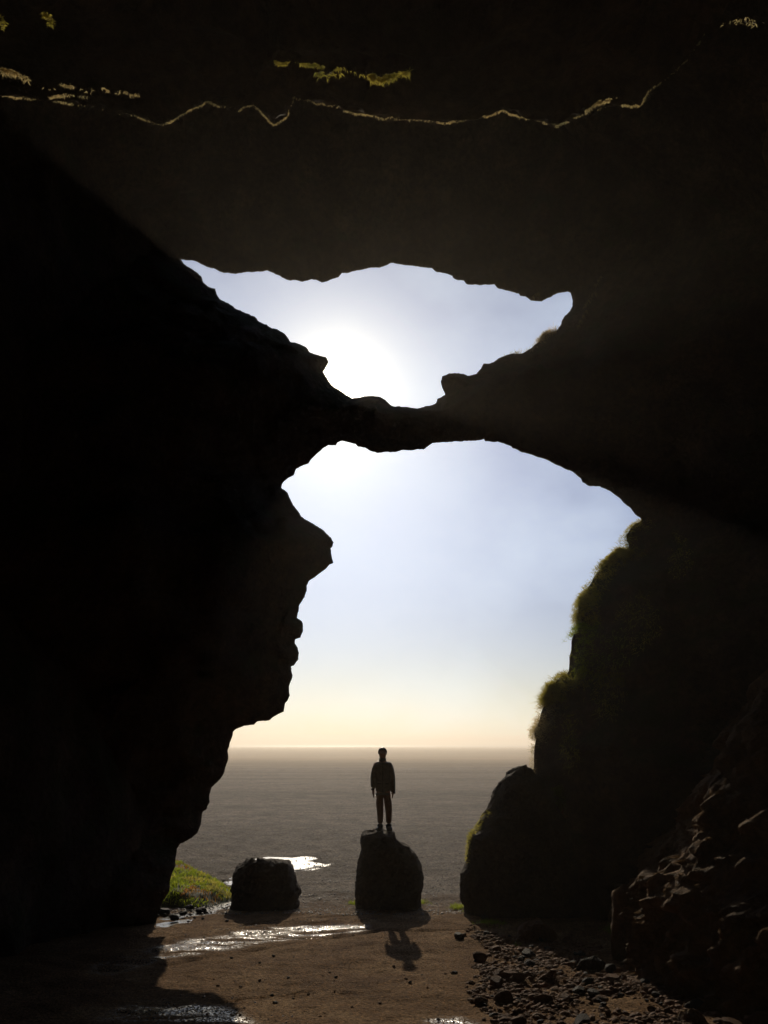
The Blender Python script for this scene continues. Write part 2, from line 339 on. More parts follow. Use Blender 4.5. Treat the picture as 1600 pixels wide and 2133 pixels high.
LO = [(585.5,1016),(588.7,1007.9),(600,996.5),(613,988.4),(616.4,977),(626,972),(642.4,964.6),(652,952.6),(665,939.6),(683,926.6),(699,927.3),(702.5,921.7),(712,919),(726.9,921.7),(741.5,925),(746.4,930.5),(761,933),(767.5,938.6),(780.5,941.9),(787,945),(800,941.9),(822.7,941),(835.7,938),(848.7,939),(865,936.4),(882.9,936.4),(892.6,928.9),(900.7,923.4),(923.5,921),(946,919.5),(972,918.5),(995,916.9),(1008,914.3),(1010.6,919),(1037,920),(1041.7,921.6),(1064.5,929.4),(1067.7,933.6),(1087,940.8),(1108.4,947.6),(1136,957.3),(1157,966),(1175,975),(1191,981.4),(1210.7,995.4),(1214,1004),(1227,1012.6),(1249.7,1013),(1262.7,1019.7),(1277.4,1027.9),(1290.4,1036),(1300,1047),(1311.5,1057),(1322.9,1071.7),(1334,1079),(1336,1084),(1323,1092),(1311,1104),(1305,1117),(1307,1128.6),(1310,1135),(1309,1148),(1292,1148),(1280,1152),(1272,1161),(1258,1171),(1249,1185),(1239,1201),(1226,1222),(1216,1242),(1206,1263),(1205,1277),(1210,1293),(1213,1301),(1203,1309),(1197,1319),(1192,1329),(1189.5,1349),(1187,1366),(1186,1384),(1184,1398),(1174,1407),(1164,1415),(1157,1423),(1151,1432),(1146,1443),(1139,1459),(1141,1469),(1131,1474),(1127,1485),(1123,1503),(1115,1521),(1113.5,1531),(1117.5,1541),(1115,1553),(1112,1570),(1113,1592),(1112,1617),(1122,1680),(1135,1760),(1150,1840),(1160,1900),(1165,1990),
 (290,1990),(300,1960),(312,1940),(324,1927.5),(330,1902),(340,1877.5),(352.5,1855),(355,1830),(361,1812.5),(366,1800),(367.5,1785),(368.8,1767.5),(377.5,1755),(390,1750),(400,1745),(411,1735),(416,1722.5),(420,1705),(422.5,1690),(431,1682.5),(436,1670),(436,1655),(440,1640),(452.5,1630),(461,1618.8),(467.5,1607.5),(470,1600),(475,1582.5),(476,1565),(480,1547.5),(484.4,1532),(486,1523),(492,1519),(506,1512.4),(520,1510),(528,1510),(536,1504),(548,1502.4),(562,1500),(572,1492),(590,1482),(594,1465),(600,1458),(603.4,1448),(603,1430),(606,1418),(609.6,1406),(606,1397),(606,1389),(612,1387),(621,1375),(623.4,1361),(621,1348),(615,1340),(616,1333),(625,1328),(631,1318),(631.6,1304),(627,1294),(620,1288),(620,1278),(624,1258),(634,1243.5),(639,1230.5),(639,1220.7),(644,1211),(655.4,1202.9),(668.4,1193),(679.7,1185),(686,1176.9),(696,1172.6),(692.7,1162),(688.8,1152.5),(688.8,1142.7),(692.7,1139.5),(695.3,1129.7),(691,1120),(679.7,1111.9),(670,1102),(658.6,1094),(640.7,1084),(627.7,1076),(611.5,1051.7),(606.6,1040),(598.5,1025.7)]
Y0 = 17.3
def dense(pl, step=.05, amp=.034, sd_=0):
    pl = np.array([unp(px, py, Y0)[[0, 2]] for px, py in pl]); q = []
    for i in range(len(pl)):
        a, c = pl[i], pl[(i+1) % len(pl)]; n = max(1, int(round(np.linalg.norm(c-a)/step)))
        for j in range(n): q.append(a+(c-a)*j/n)
    q = np.array(q); P3 = np.column_stack([q, np.zeros(len(q))])
    return q+amp*np.column_stack([fbm(P3, 6, 4, .75, 1+sd_), fbm(P3, 6, 4, .75, 2+sd_)])
qU, qL = dense(UP), dense(LO, sd_=5)
XL, XR, ZB, ZT = -34., 34., -1.5, 30.
def sdist(p):
    d = np.full(len(p), 1e9)
    for q in (qU, qL):
        x, z = p[:, 0], p[:, 1]
        near = (x > q[:, 0].min()-4) & (x < q[:, 0].max()+4) & (z < q[:, 1].max()+4)
        far = ~near; e = np.hypot(np.maximum(0, np.maximum(q[:, 0].min()-x, x-q[:, 0].max())), np.maximum(0, np.maximum(q[:, 1].min()-z, z-q[:, 1].max())))
        dd = e.copy(); dd[near] = segdist(x[near], z[near], q); ins = inpoly(x, z, q); dd[ins] = -dd[ins]; d = np.minimum(d, dd)
    return d
pts = [qU, qL]; edges = []
o0 = 0
for q in (qU, qL):
    n = len(q); edges += [(o0+i, o0+(i+1) % n) for i in range(n)]; o0 += n
for s, lo, hi, bx in ((.07, .035, .35, (-6, 8, -1.3, 17)), (.14, .35, 1.3, (-7, 9, -1.3, 18)), (.28, 1.3, 3.5, (-9, 11, -1.4, 21)), (.8, 3.3, 9, (-20, 20, -1.4, 30)), (2.2, 8.5, 99, (XL+1, XR-1, ZB+.1, ZT-1))):
    X, Z = np.meshgrid(np.arange(bx[0], bx[1], s), np.arange(bx[2], bx[3], s*.87)); X[1::2] += s/2
    p = np.column_stack([X.ravel(), Z.ravel()])+rng.uniform(-.22, .22, (X.size, 2))*s
    d = sdist(p); pts.append(p[(d > lo) & (d <= hi)])
cor = np.array([(XL, ZB), (XR, ZB), (XR, ZT), (XL, ZT)]); pts.append(cor)
A = np.vstack(pts); nA = len(A); edges += [(nA-4, nA-3), (nA-3, nA-2), (nA-2, nA-1), (nA-1, nA-4)]
vs, es, fs, *_ = delaunay_2d_cdt([Vector(p) for p in A], edges, [], 0, 1e-6)
A = np.array([(v.x, v.y) for v in vs]); T3 = np.array([f for f in fs if len(f) == 3])
cen = A[T3].mean(1); keep = ~(inpoly(cen[:, 0], cen[:, 1], qU) | inpoly(cen[:, 0], cen[:, 1], qL)); T3 = T3[keep]
a_, b_, c_ = A[T3[:, 0]], A[T3[:, 1]], A[T3[:, 2]]
ar = (b_[:, 0]-a_[:, 0])*(c_[:, 1]-a_[:, 1])-(b_[:, 1]-a_[:, 1])*(c_[:, 0]-a_[:, 0]); T3[ar < 0] = T3[ar < 0][:, ::-1]
D = np.maximum(sdist(A), 0); D[D < 2e-4] = 0
def cliff_base_depth(x, z):                # outline sits 17 m in, nearer where it reaches the floor on the left
    P = np.column_stack([x, 0*x, z]); yb = Y0+.35*fbm(P, .25, 2, .5, 31)
    k = sstep(z, 2.2, 0.0)*0 + (1-sstep(z, 0.0, 2.4))*sstep(-x, 2.5, 4.3)
    return yb-1.5*k
YB = cliff_base_depth(A[:, 0], A[:, 1])
base = np.column_stack([A[:, 0]*YB/Y0, YB, H+(A[:, 1]-H)*YB/Y0])
Pn = np.column_stack([A[:, 0], 0*A[:, 0], A[:, 1]])
rough = ridge(Pn, .5, 5, .55, 40); fine = ridge(Pn, 3, 3, .6, 44)
g1 = 1.05*D**.92*(D < 7)+0; g1 = np.where(D < 7, 1.05*D**.92, 1.05*7**.92+.1*(D-7))
amp = np.minimum(.5, .32*D)
f1 = base.copy(); f1[:, 1] -= g1+amp*rough+np.minimum(.07, .15*D)*fine+np.minimum(.16, .22*D)*facet(Pn+.15*fbm(Pn, 3, 3, .6, 1)[:, None], 1.5, 46)
g2 = np.minimum(.55*D, 3.5)+.03*D
f2 = base.copy(); f2[:, 1] += np.maximum(g2+.6*amp*ridge(Pn, .6, 4, .5, 50), 0)
nV = len(A); onb = D == 0
idx2 = np.where(onb, np.arange(nV), nV+np.arange(nV))
V = np.vstack([f1, f2]); Fc = np.vstack([T3, idx2[T3][:, ::-1]])
used = np.zeros(len(V), bool); used[Fc.ravel()] = True; rm = np.cumsum(used)-1
link('cliff', fmesh('cliff', V[used], rm[Fc], M_cliff), kind='structure')
cliff_front = f1; cliff_plane = A

# ------------------------------------------------------------------ cave chamber
def side_profile(y, right):
    if right: return np.interp(y, [-16, 3, 8, 9.4, 10.4, 11.2, 12, 13.0, 14.6, 17], [8, 6.2, 4.8, 3.72, 3.4, 3.28, 3.24, 4.1, 4.35, 4.3])
    return np.interp(y, [-16, 3, 8, 12, 14, 15.6, 17], [8.5, 7.6, 6.6, 5.9, 5.4, 4.9, 4.7])
def wall_point(y, z, right):
    P = np.column_stack([0*y+(50 if right else 0), y, z]); x = side_profile(y, right)
    h = z-zg(0*y, y)
    if right:
        but = np.exp(-((y-12)/1.1)**2); hb = np.interp(y, [9.5, 10.4, 11.4, 12.3], [.7, 1.0, 1.1, 1.0]); e = np.clip(h-hb, 0, 9); x = x+.42*np.clip(h, 0, hb)+np.interp(y, [9.2, 11], [1.7, .74])*np.clip(e+.2*fbm(P, .8, 3, .6, 63), 0, 5)
        x = x-.1*(ridge(P*np.array([1, 1, .6]), .55, 4, .55, 60)-.3)-.17*(ridge(P*np.array([1, 1, .8]), 2.2, 4, .65, 66)-.3)-.05*(ridge(P, 5, 4, .7, 70)-.3)-.11*facet(P+.12*fbm(P, 4, 3, .6, 1)[:, None], 2.6, 71)-.05*facet(P, 7, 72)
        x = x+.45*np.exp(-((y-11.65)/.22)**2-((h-.18)/.3)**2)      # undercut hollow
        return x
    x = x+sstep(h, 1, 7)*1.2
    return -(x-.3*ridge(P, .5, 5, .55, 80))
for right in (False, True):
    yy = [-15.5]
    while yy[-1] < 17.2: yy.append(yy[-1]+(.6 if yy[-1] < 6 else ((.035 if 9.2 < yy[-1] < 13 else .05) if right else .16)))
    zz = [-.6]
    while zz[-1] < 21: zz.append(zz[-1]+((.04 if right else .2) if zz[-1] < 2.4 else (.07 if right else .2) if zz[-1] < 4 else (.14 if right else .3) if zz[-1] < 11 else .6))
    Yg, Zg = np.meshgrid(yy, zz, indexing='ij'); y, z = Yg.ravel(), Zg.ravel()
    link('cave_wall', fmesh('cave_wall', np.column_stack([wall_point(y, z, right), y, z]), gridfaces(len(yy), len(zz), not right), M_wall if right else M_cliff), kind='structure')

RIDGE = [(-400,180),(0,200),(120,212),(200,225),(280,240),(335,262),(375,245),(430,215),(480,228),(530,222),(570,260),(600,240),(612,205),(680,220),(740,235),(800,246),(930,255),(1000,245),(1045,232),(1100,250),(1160,262),(1210,240),(1260,222),(1310,218),(1335,222),(1352,190),(1390,165),(1430,128),(1470,70),(1520,20),(1900,-200)]
ZC = 9.3
rp = []
for px, py in RIDGE:
    d = ray(px, py); t = (ZC-H)/d[2]; rp.append((d[0]*t, d[1]*t))
rp = np.array(rp)
def ylip(x): return np.interp(x, rp[:, 0], rp[:, 1])
def ceil_z(x, y):
    P = np.column_stack([x, y, 0*x]); yl = ylip(x)+.05*fbm(P, 4, 3, .6, 92)
    near = ZC+.10*fbm(P, .9, 4, .55, 90)*sstep(yl-y, 0, .5)-.03*np.maximum(np.abs(x)-4, 0)**2+.12*(np.maximum(yl-y, 0)**.5)*ridge(P, 1.2, 3, .5, 91)
    near = near-.55*np.exp(-((y-(yl-1.0))/.16)**2)*np.exp(-((x+.35)/1.25)**4)*(.75+.25*fbm(P, 2, 2, .5, 3))
    near = near+.07*facet(P+.1*fbm(P, 4, 2, .6, 7)[:, None], 1.8, 93)*sstep(yl-y, .02, .3)
    far = 17.9-.06*x*x+.25*facet(P, .9, 96)+.5*ridge(P, .4, 4, .55, 95)
    k = sstep(y, yl, yl+.35)
    return near*(1-k)+far*k
xs_ = np.concatenate([np.arange(-13, -5.6, .3), np.arange(-5.6, 5.6, .06), np.arange(5.6, 13, .3)])
yy = [-16.0]
while yy[-1] < 18: yy.append(yy[-1]+(.5 if yy[-1] < 2.5 else .06 if yy[-1] < 7.6 else .3))
Xg, Yg = np.meshgrid(xs_, yy, indexing='ij')
# snap a grid row onto the lip line so the edge stays crisp
link('cave_ceiling', fmesh('cave_ceiling', np.column_stack([Xg.ravel(), Yg.ravel(), ceil_z(Xg.ravel(), Yg.ravel())]), gridfaces(len(xs_), len(yy), True), M_cliff), kind='structure')
xb, zb = np.meshgrid(np.arange(-12, 12.1, .5), np.arange(-1, 12, .5), indexing='ij'); x, z = xb.ravel(), zb.ravel()
link('cave_wall', fmesh('cave_wall', np.column_stack([x, -14.5+.02*x*x+.5*ridge(np.column_stack([x, 0*x, z]), .4, 4), z]), gridfaces(*xb.shape), M_cliff), kind='structure')

# ------------------------------------------------------------------ boulders traced from their outlines
def boulder(name, left, rightp, top, Yc, material, dep_=.8, seed=0, base_z=None, power=1.35, amp=.05, lean=0, **k):
    """left/right: photo outlines from top to bottom. Builds a closed, round-backed rock at distance Yc."""
    Lp = np.array([unp(a, b_, Yc)[[0, 2]] for a, b_ in left]); Rp = np.array([unp(a, b_, Yc)[[0, 2]] for a, b_ in rightp])
    Lp = Lp[np.argsort(Lp[:, 1])]; Rp = Rp[np.argsort(Rp[:, 1])]
    zt = max(Lp[:, 1].max(), Rp[:, 1].max()); z0 = (float(zg(np.array([0.]), np.array([Yc]))[0]) if base_z is None else base_z)-.25
    zs = np.arange(z0, zt+.0001, .03); zs = np.append(zs, zt); nA_ = 96
    th = np.linspace(0, 2*math.pi, nA_, endpoint=False); V = []
    wmax = max(np.interp(zs, Rp[:, 1], Rp[:, 0])-np.interp(zs, Lp[:, 1], Lp[:, 0]))
    for z in zs:
        l = np.interp(z, Lp[:, 1], Lp[:, 0]); r = np.interp(z, Rp[:, 1], Rp[:, 0]); hw = max((r-l)/2, .004)
        c, s = np.cos(th), np.sin(th); e = 2/(2*power)
        bx = (l+r)/2+hw*np.sign(c)*np.abs(c)**e
        dd = dep_*(.35*wmax/2+.65*hw)*min(1, ((zt-z)/.12+.05)**.5) if z > zt-.12 else dep_*(.35*wmax/2+.65*hw)
        by = Yc+lean*(z-z0)+dd*np.sign(s)*np.abs(s)**e
        V.append(np.column_stack([bx, by, np.full(nA_, z)]))
    V = np.vstack(V); nr = len(zs)
    P = V+seed*13.1; nrm = V.copy(); nrm[:, 0] -= np.repeat([(np.interp(z, Lp[:, 1], Lp[:, 0])+np.interp(z, Rp[:, 1], Rp[:, 0]))/2 for z in zs], nA_); nrm[:, 1] -= Yc; nrm[:, 2] = .15
    nrm /= np.linalg.norm(nrm, axis=1)[:, None]+1e-9
    side = np.abs(nrm[:, 0]); a2 = amp*(1-.75*sstep(side, .75, .98))
    V = V+nrm*((a2*1.8*ridge(P, 1.1, 5, .55, seed))+.018*fbm(P, 11, 3, .6, seed+5))[:, None]
    rr = np.random.default_rng(seed+100); cc = np.array([V[:, 0].mean(), Yc, (z0+zt)/2]); rad = np.array([wmax/2, wmax*dep_/2, (zt-z0)/2])
    for _ in range(16):                    # flat broken faces, front and back
        nn = rr.normal(size=3)*np.array([.5, 1, .12]); nn /= np.linalg.norm(nn); q = (V-cc); h_ = q@nn
        lim_ = rr.uniform(.68, .88)*np.abs(h_).max(); ex = np.maximum(h_-lim_, 0); V = V-np.outer(ex*.85, nn)*(1-.9*sstep(side, .7, .95))[:, None]
    tp = sstep(V[:, 2], zt-.45, zt-.1); V[:, 2] += tp*.05*ridge(P, 3.2, 4, .6, seed+2); V = V+nrm*((.03*ridge(P, 5, 4, .65, seed+3)+.045*facet(P+.08*fbm(P, 5, 3, .6, 1)[:, None], 3.2, seed+4)*(wmax > .6)+.014*facet(P, 9, seed+6))*(1-.45*side))[:, None]
    V[:, 2] += .02*fbm(P, 5, 3, .6, seed+8)
    ii = np.arange(nr-1)[:, None]*nA_+np.arange(nA_)[None]; jj = np.arange(nr-1)[:, None]*nA_+(np.arange(nA_)+1) % nA_
    Fq = np.stack([ii, jj, jj+nA_, ii+nA_], -1).reshape(-1, 4)
    tri = np.vstack([Fq[:, [0, 1, 2]], Fq[:, [0, 2, 3]]])
    topc = V[-nA_:].mean(0); topc[2] += .01; V = np.vstack([V, topc]); t0 = (nr-1)*nA_
    tri = np.vstack([tri, [(t0+i, t0+(i+1) % nA_, len(V)-1) for i in range(nA_)]])
    return link(name, fmesh(name, V, tri, material), **k)

YP = 17.9
boulder('boulder', [(772,1732.5),(764.6,1735),(758,1741),(756,1755),(753.6,1777),(750,1792),(747,1804.5),(744,1824),(742.6,1844),(742,1865),(744,1880),(742,1900)],
        [(812,1732.5),(818,1736),(821,1748),(828,1755),(837.6,1760.5),(847,1763),(852.7,1770),(859.6,1778),(867.8,1788),(874.7,1799),(876.8,1817),(878,1837.6),(877.5,1848.6),(874,1859.6),(872,1870.6),(872,1900)],
        None, YP, M_boulder, .85, 1, label='tall dark boulder that the person is standing on', category='boulder')
boulder('boulder', [(530,1788),(522,1789.5),(515,1792),(508,1800),(498,1806),(491,1817),(485,1825),(484,1855),(484.5,1870),(483,1885),(478,1900)],
        [(548,1787.5),(562.5,1790),(585,1795),(600,1802),(605,1812),(607.5,1820),(612.5,1842),(622,1851),(625,1858),(625,1870),(620,1878),(619,1900)],
        None, 17.75, M_boulder, .75, 4, label='squat dark boulder between the stream and the bright puddle', category='boulder', lean=.12)
boulder('boulder', [(1083,1607),(1075,1610),(1061.8,1616),(1050.5,1627),(1039,1640.8),(1030,1656.5),(1023.5,1672),(1019,1688),(1007.8,1701.5),(1001,1714),(994,1728.5),(984,1733),(977,1742),(975,1771),(974,1791.5),(967,1806),(962.8,1816),(959,1850),(960.5,1872.5),(966,1888),(966,1910)],
        [(1094,1607),(1102,1609),(1109,1618),(1124.8,1625),(1137,1648),(1152,1665),(1175,1700),(1195,1740),(1210,1800),(1220,1850),(1226,1910)],
        None, 17.0, M_boulder, .6, 7, label='largest boulder, a dark slab leaning against the right cliff with moss on its left edge', category='boulder', power=1.1, amp=.07)
boulder('boulder', [(1106,1925),(1095,1929),(1084,1938),(1077,1948),(1074,1960),(1074,1972)], [(1120,1925),(1138,1930),(1150,1937),(1157,1950),(1158,1972)],
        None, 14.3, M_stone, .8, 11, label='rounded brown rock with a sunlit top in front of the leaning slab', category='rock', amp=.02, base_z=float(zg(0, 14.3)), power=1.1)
boulder('boulder', [(1232,1998),(1212,2003),(1202,2015),(1200,2032),(1198,2045)], [(1262,1999),(1271,2005),(1270,2016),(1258,2026),(1245,2045)],
        None, 11.75, M_basalt, .5, 14, label='flat black slab of rock propped in the rubble below the right wall', category='rock', amp=.015, base_z=float(zg(0, 11.8)), power=1.1)
boulder('boulder', [(1145,2033),(1125,2038),(1112,2047),(1109,2060),(1112,2072)], [(1155,2034),(1160,2045),(1160,2056),(1156,2072)],
        None, 11.1, M_stone, .6, 17, label='wedge shaped brown rock in the middle of the rubble', category='rock', amp=.012, base_z=float(zg(0, 11.1)), power=1.1)
boulder('boulder', [(1440,2110),(1432,2113),(1425,2120),(1414,2134),(1405,2160)], [(1452,2111),(1462,2117),(1470,2130),(1476,2160)],
        None, 9.1, M_pale, .7, 20, label='pale tan stone cut by the bottom edge of the photo', category='rock', amp=.012, base_z=float(zg(0, 9.1))-.1)
boulder('boulder', [(1575,2118),(1562,2122),(1554,2135),(1550,2160)], [(1600,2117),(1625,2122),(1640,2160)],
        None, 9.1, M_stone, .7, 22, label='brown stone in the bottom right corner', category='rock', amp=.012, base_z=float(zg(0, 9.1))-.1)
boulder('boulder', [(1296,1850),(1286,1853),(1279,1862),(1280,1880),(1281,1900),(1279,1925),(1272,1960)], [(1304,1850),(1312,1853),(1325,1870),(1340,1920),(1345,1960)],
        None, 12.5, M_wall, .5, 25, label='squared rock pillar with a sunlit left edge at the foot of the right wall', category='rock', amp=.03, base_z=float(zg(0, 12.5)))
boulder('boulder', [(1445,1938),(1430,1944),(1415,1957),(1408,1975),(1400,2000),(1398,2020)], [(1465,1940),(1478,1950),(1484,1970),(1488,2000),(1490,2020)],
        None, 11.5, M_wall, .6, 28, label='rough low rock at the base of the sunlit buttress', category='rock', amp=.04, base_z=float(zg(0, 11.5)))
# wet stones in and beside the stream
def ico(sub):
    import bmesh
    bm = bmesh.new(); bmesh.ops.create_icosphere(bm, subdivisions=sub, radius=1)
    V = np.array([v.co[:] for v in bm.verts]); Fc = np.array([[v.index for v in f.verts] for f in bm.faces]); bm.free(); return V, Fc
I2, F2 = ico(2); I3, F3 = ico(3); I1, F1 = ico(1)
def stone_mesh(seed, V0, Fc, material, flat=.6):
    r = np.random.default_rng(seed); V = V0.copy()
    for _ in range(9):
        n = r.normal(size=3); n /= np.linalg.norm(n); d = r.uniform(.45, .85); h = V@n-d
        V = V-np.outer(np.maximum(h, 0), n)
    V = V*(1+.12*fbm(V+seed*3.3, 1.8, 3, .5, seed))[:, None]; V *= np.array([1, r.uniform(.65, 1), flat*r.uniform(.7, 1.2)])
    return fmesh('stone', V, Fc, material)
stones = [stone_mesh(i, I3 if i < 8 else I2, F3 if i < 8 else F2, M_basalt if i in (2, 5, 8, 11) else M_stone, .62) for i in range(14)]
def put_stone(px, py, w, k=None, sink=.3, yaw=None, label=None, group=None):
    p = gpt(px, py); p[2] = float(zgn(p[0:1], p[1:2])[0]); D_ = np.linalg.norm(p-np.array([0, 0, H])); s = w/2/F*D_
    me_ = stones[k if k is not None else random.randrange(14)]
    o = link('stone', me_); o.location = (p[0], p[1], p[2]+s*(.55-sink)); o.scale = (s*1.1,)*3
    o.rotation_euler = (random.uniform(-.35, .35), random.uniform(-.35, .35), random.uniform(0, 6.28) if yaw is None else yaw)
    o['label'] = label; o['category'] = 'stone'
    if group: o['group'] = group
    return o
for px, py, w, k, lab in ((375, 1884, 44, 2, 'black wet rock leaning on the grassy bank above the stream'), (398, 1877, 34, 5, 'dark angular rock at the lower edge of the green grass'),
        (343, 1905, 26, 2, 'black rock at the cliff foot where the stream vanishes'), (382, 1909, 17, 5, 'dark rock standing in the stream near the cliff foot'), (361, 1918, 20, 8, 'low oval black rock in the lowest bend of the stream'),
        (418, 1900, 24, 11, 'wide black rock in the middle of the stream'), (395, 1895, 18, 2, 'dark rock on the upper bank of the stream below the grass'), (466, 1838, 9, 5, 'tiny dark stone where the stream bends beside the squat boulder'),
        (1034, 2057, 34, 1, 'dark brown rock at the left edge of the rubble'), (1004, 2085, 28, 4, 'dark rock lowest at the left edge of the rubble'), (1083, 2060, 20, 0, 'upright pointed stone left of the wedge shaped rock'),
        (1005, 1905, 22, 3, 'dark stone beside the green tuft under the leaning slab'), (1010, 1915, 20, 2, 'low dark stone in shade beside the leaning slab'), (1013, 1947, 18, 5, 'round dark brown stone left of the rounded rock'),
        (958, 1954, 24, 2, 'flat dark stone alone on the sand left of the rubble'), (1030, 1980, 24, 4, 'flat pale topped stone at the upper edge of the rubble'), (1248, 2066, 20, 1, 'rounded stone just below the flat black slab'),
        (1446, 2064, 30, 5, 'dark blocky stone right in the rubble'), (948, 2030, 14, 2, 'small black stone on bare earth beside the shadow'), (855, 2048, 8, 8, 'tiny dark stone just below the shadow of the head'),
        (567, 2067, 9, 5, 'small black stone on the brown earth left of centre'), (572, 2085, 11, 2, 'small dark stone in front of the black one left of centre'), (700, 2036, 8, 8, 'tiny dark stone alone on the brown earth'), (1480, 1998, 24, 3, 'stone beside the wet hollow at the right wall')):
    put_stone(px, py, w, k, label=lab)
# rubble: single stones, the largest in view
placed = 0
while placed < 215:
    px = random.uniform(950, 1620); py = random.uniform(1948, 2150)
    if px < 950+(60*abs(math.sin(py*.05))) : continue
    if px > 1330 and py < 2002: continue
    if px > 1270 and random.random() < .3: continue
    w = random.choice([9, 9, 10, 10, 11, 12, 13, 15, 17, 20, 26, 34])*(.8+.35*(py-1940)/200)
    o = put_stone(px, py, w)
    if placed < 0: pass
    is_basalt = (o.data.materials[0] is M_basalt)  # true for black stones, by their basalt material
    if is_basalt: o['label'] = 'small black angular stone lying in the rubble on the right'; o['group'] = 'black rubble stones'
    else: o['label'] = 'small brown angular stone lying in the rubble on the right'; o['group'] = 'brown rubble stones'
    placed += 1
for i in range(34):
    o = put_stone(random.uniform(400, 950), random.uniform(1990, 2140), random.uniform(4, 8)); o['label'] = 'pebble sized dark stone scattered on the brown earth floor'; o['group'] = 'scattered stones on bare earth'
for i in range(26):
    o = put_stone(random.uniform(325, 480), 1900+random.uniform(-6, 22), random.uniform(4, 9), 2+3*random.randrange(4)); o['label'] = 'small wet black stone breaking the surface of the stream'; o['group'] = 'small stones in the stream'

# gravel: one mass of pebbles
def scatter_mesh(name, pos, size, V0, F0, variants, material, rsd=3, **k):
    r = np.random.default_rng(rsd); n = len(pos); bases = []
    for i in range(variants):
        V = V0.copy()
        for _ in range(6):
            q = r.normal(size=3); q /= np.linalg.norm(q); d = r.uniform(.45, .85); V = V-np.outer(np.maximum(V@q-d, 0), q)
        bases.append(V*np.array([1, r.uniform(.6, 1), r.uniform(.4, .75)]))
    bases = np.array(bases); B = bases[r.integers(0, variants, n)]
    a = r.uniform(0, 6.283, n); c, s = np.cos(a)[:, None], np.sin(a)[:, None]
    tl = r.uniform(-.45, .45, n)[:, None]
    x = B[..., 0]*c-B[..., 1]*s; y = B[..., 0]*s+B[..., 1]*c; z = B[..., 2]+tl*x
    V = np.stack([x, y, z], -1)*size[:, None, None]+pos[:, None, :]
    Fc = (F0[None]+(np.arange(n)*len(V0))[:, None, None]).reshape(-1, 3)
    return link(name, fmesh(name, V.reshape(-1, 3), Fc, material), **k)
OV = np.array([(1, 0, 0), (-1, 0, 0), (0, 1, 0), (0, -1, 0), (0, 0, 1), (.6, .6, .6), (-.6, .5, .6), (-.5, -.6, .6), (.6, -.6, .55)]); 
import bmesh as _bm
bm = _bm.new(); _bm.ops.create_icosphere(bm, subdivisions=1, radius=1); J = np.array([v.co[:] for v in bm.verts]); JF = np.array([[v.index for v in f.verts] for f in bm.faces]); bm.free()
def pebs(n, x0, x1, y0, y1, smin, smax, ypow=1.0, polys=None):
    y = y0+(y1-y0)*rng.uniform(0, 1, n)**ypow; w = np.interp(y, [8, 17.3, 60], [1, 1, 2.6]); x = rng.uniform(x0, x1, n)*w
    s = smin*(smax/smin)**(rng.uniform(0, 1, n)**2.4)
    if polys is not None:
        ok = np.zeros(n, bool)
        for p in polys: ok |= inpoly(x, y, p)
        PP = np.column_stack([x, y, 0*x]); ok &= rng.random(n) < np.clip(.42+1.5*fbm(PP, 1.1, 3, .6, 15), .05, 1); x, y, s = x[ok], y[ok], s[ok]
    z = zgn(x, y); return np.column_stack([x, y, z+.1*s]), s
rub_poly = gpoly([(985, 1925), (1060, 1950), (1280, 1965), (1400, 2000), (1640, 2030), (1700, 2160), (1010, 2160), (1030, 2120), (985, 2090), (965, 2060), (1010, 2030), (985, 2000), (1025, 1975), (975, 1950)])
aa = np.concatenate([rub_poly[i]+(rub_poly[(i+1) % len(rub_poly)]-rub_poly[i])*np.linspace(0, 1, 12, endpoint=False)[:, None] for i in range(len(rub_poly))]); rub_poly = aa+.22*np.column_stack([fbm(np.column_stack([aa, 0*aa[:, :1]]), 1.5, 3, .7, 5), fbm(np.column_stack([aa, 0*aa[:, :1]]), 1.5, 3, .7, 6)])
p1, s1 = pebs(90000, 1, 6.5, 8, 16.5, .007, .075, 1, [rub_poly])
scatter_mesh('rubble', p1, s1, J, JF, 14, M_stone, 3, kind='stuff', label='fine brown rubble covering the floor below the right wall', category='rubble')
p2, s2 = pebs(26000, -5, 5, 16.8, 45, .008, .032, 1.5)
m, T, b = mat('sand_pebbles'); P = tn(T, 'ShaderNodeTexCoord').outputs['Object']
T.links.new(ramp(T, noise_n(T, P, 9, 3), [(.35, (.04, .035, .03)), (.55, (.09, .075, .062)), (.68, (.24, .2, .16))]), b.inputs['Base Color']); b.inputs['Roughness'].default_value = .35; M_peb = m
p5, s5 = pebs(14000, -5.5, 5.5, 30, 170, .02, .05, 1.5); k5 = np.interp(p5[:, 1], [30, 170], [.8, 2.6]); s5 = s5*k5; p5[:, 0] *= np.interp(p5[:, 1], [60, 170], [1, 2.2]); p5[:, 2] = zgn(p5[:, 0], p5[:, 1])
p2 = np.vstack([p2, p5]); s2 = np.concatenate([s2, s5])
scatter_mesh('gravel', p2, s2, J, JF, 10, M_peb, 5, kind='stuff', label='dark grey gravel scattered over the sand plain', category='gravel')
p3, s3 = pebs(12000, -4.5, 4.5, 8.5, 18.5, .003, .013)
band = [gpoly([(330, 1960), (450, 1938), (560, 1918), (760, 1908), (940, 1902), (940, 1912), (760, 1922), (560, 1934), (450, 1950), (340, 1970)]), gpoly([(300, 2075), (500, 2070), (620, 2090), (600, 2150), (280, 2150)]), gpoly([(200, 2000), (345, 1968), (560, 1930), (770, 1925), (770, 1942), (560, 1968), (345, 1998)])]
p4, s4 = pebs(30000, -5, 5, 8, 16.5, .006, .02, 1, band)
M_wet = M_peb.copy(); M_wet.name = 'wet_pebbles'; bw = M_wet.node_tree.nodes['Principled BSDF']; bw.inputs['Roughness'].default_value = .1; bw.inputs['Specular IOR Level'].default_value = .9
scatter_mesh('gravel', p3, s3, J, JF, 10, M_stone, 6, kind='stuff', label='fine brown grit scattered over the bare cave floor', category='gravel')
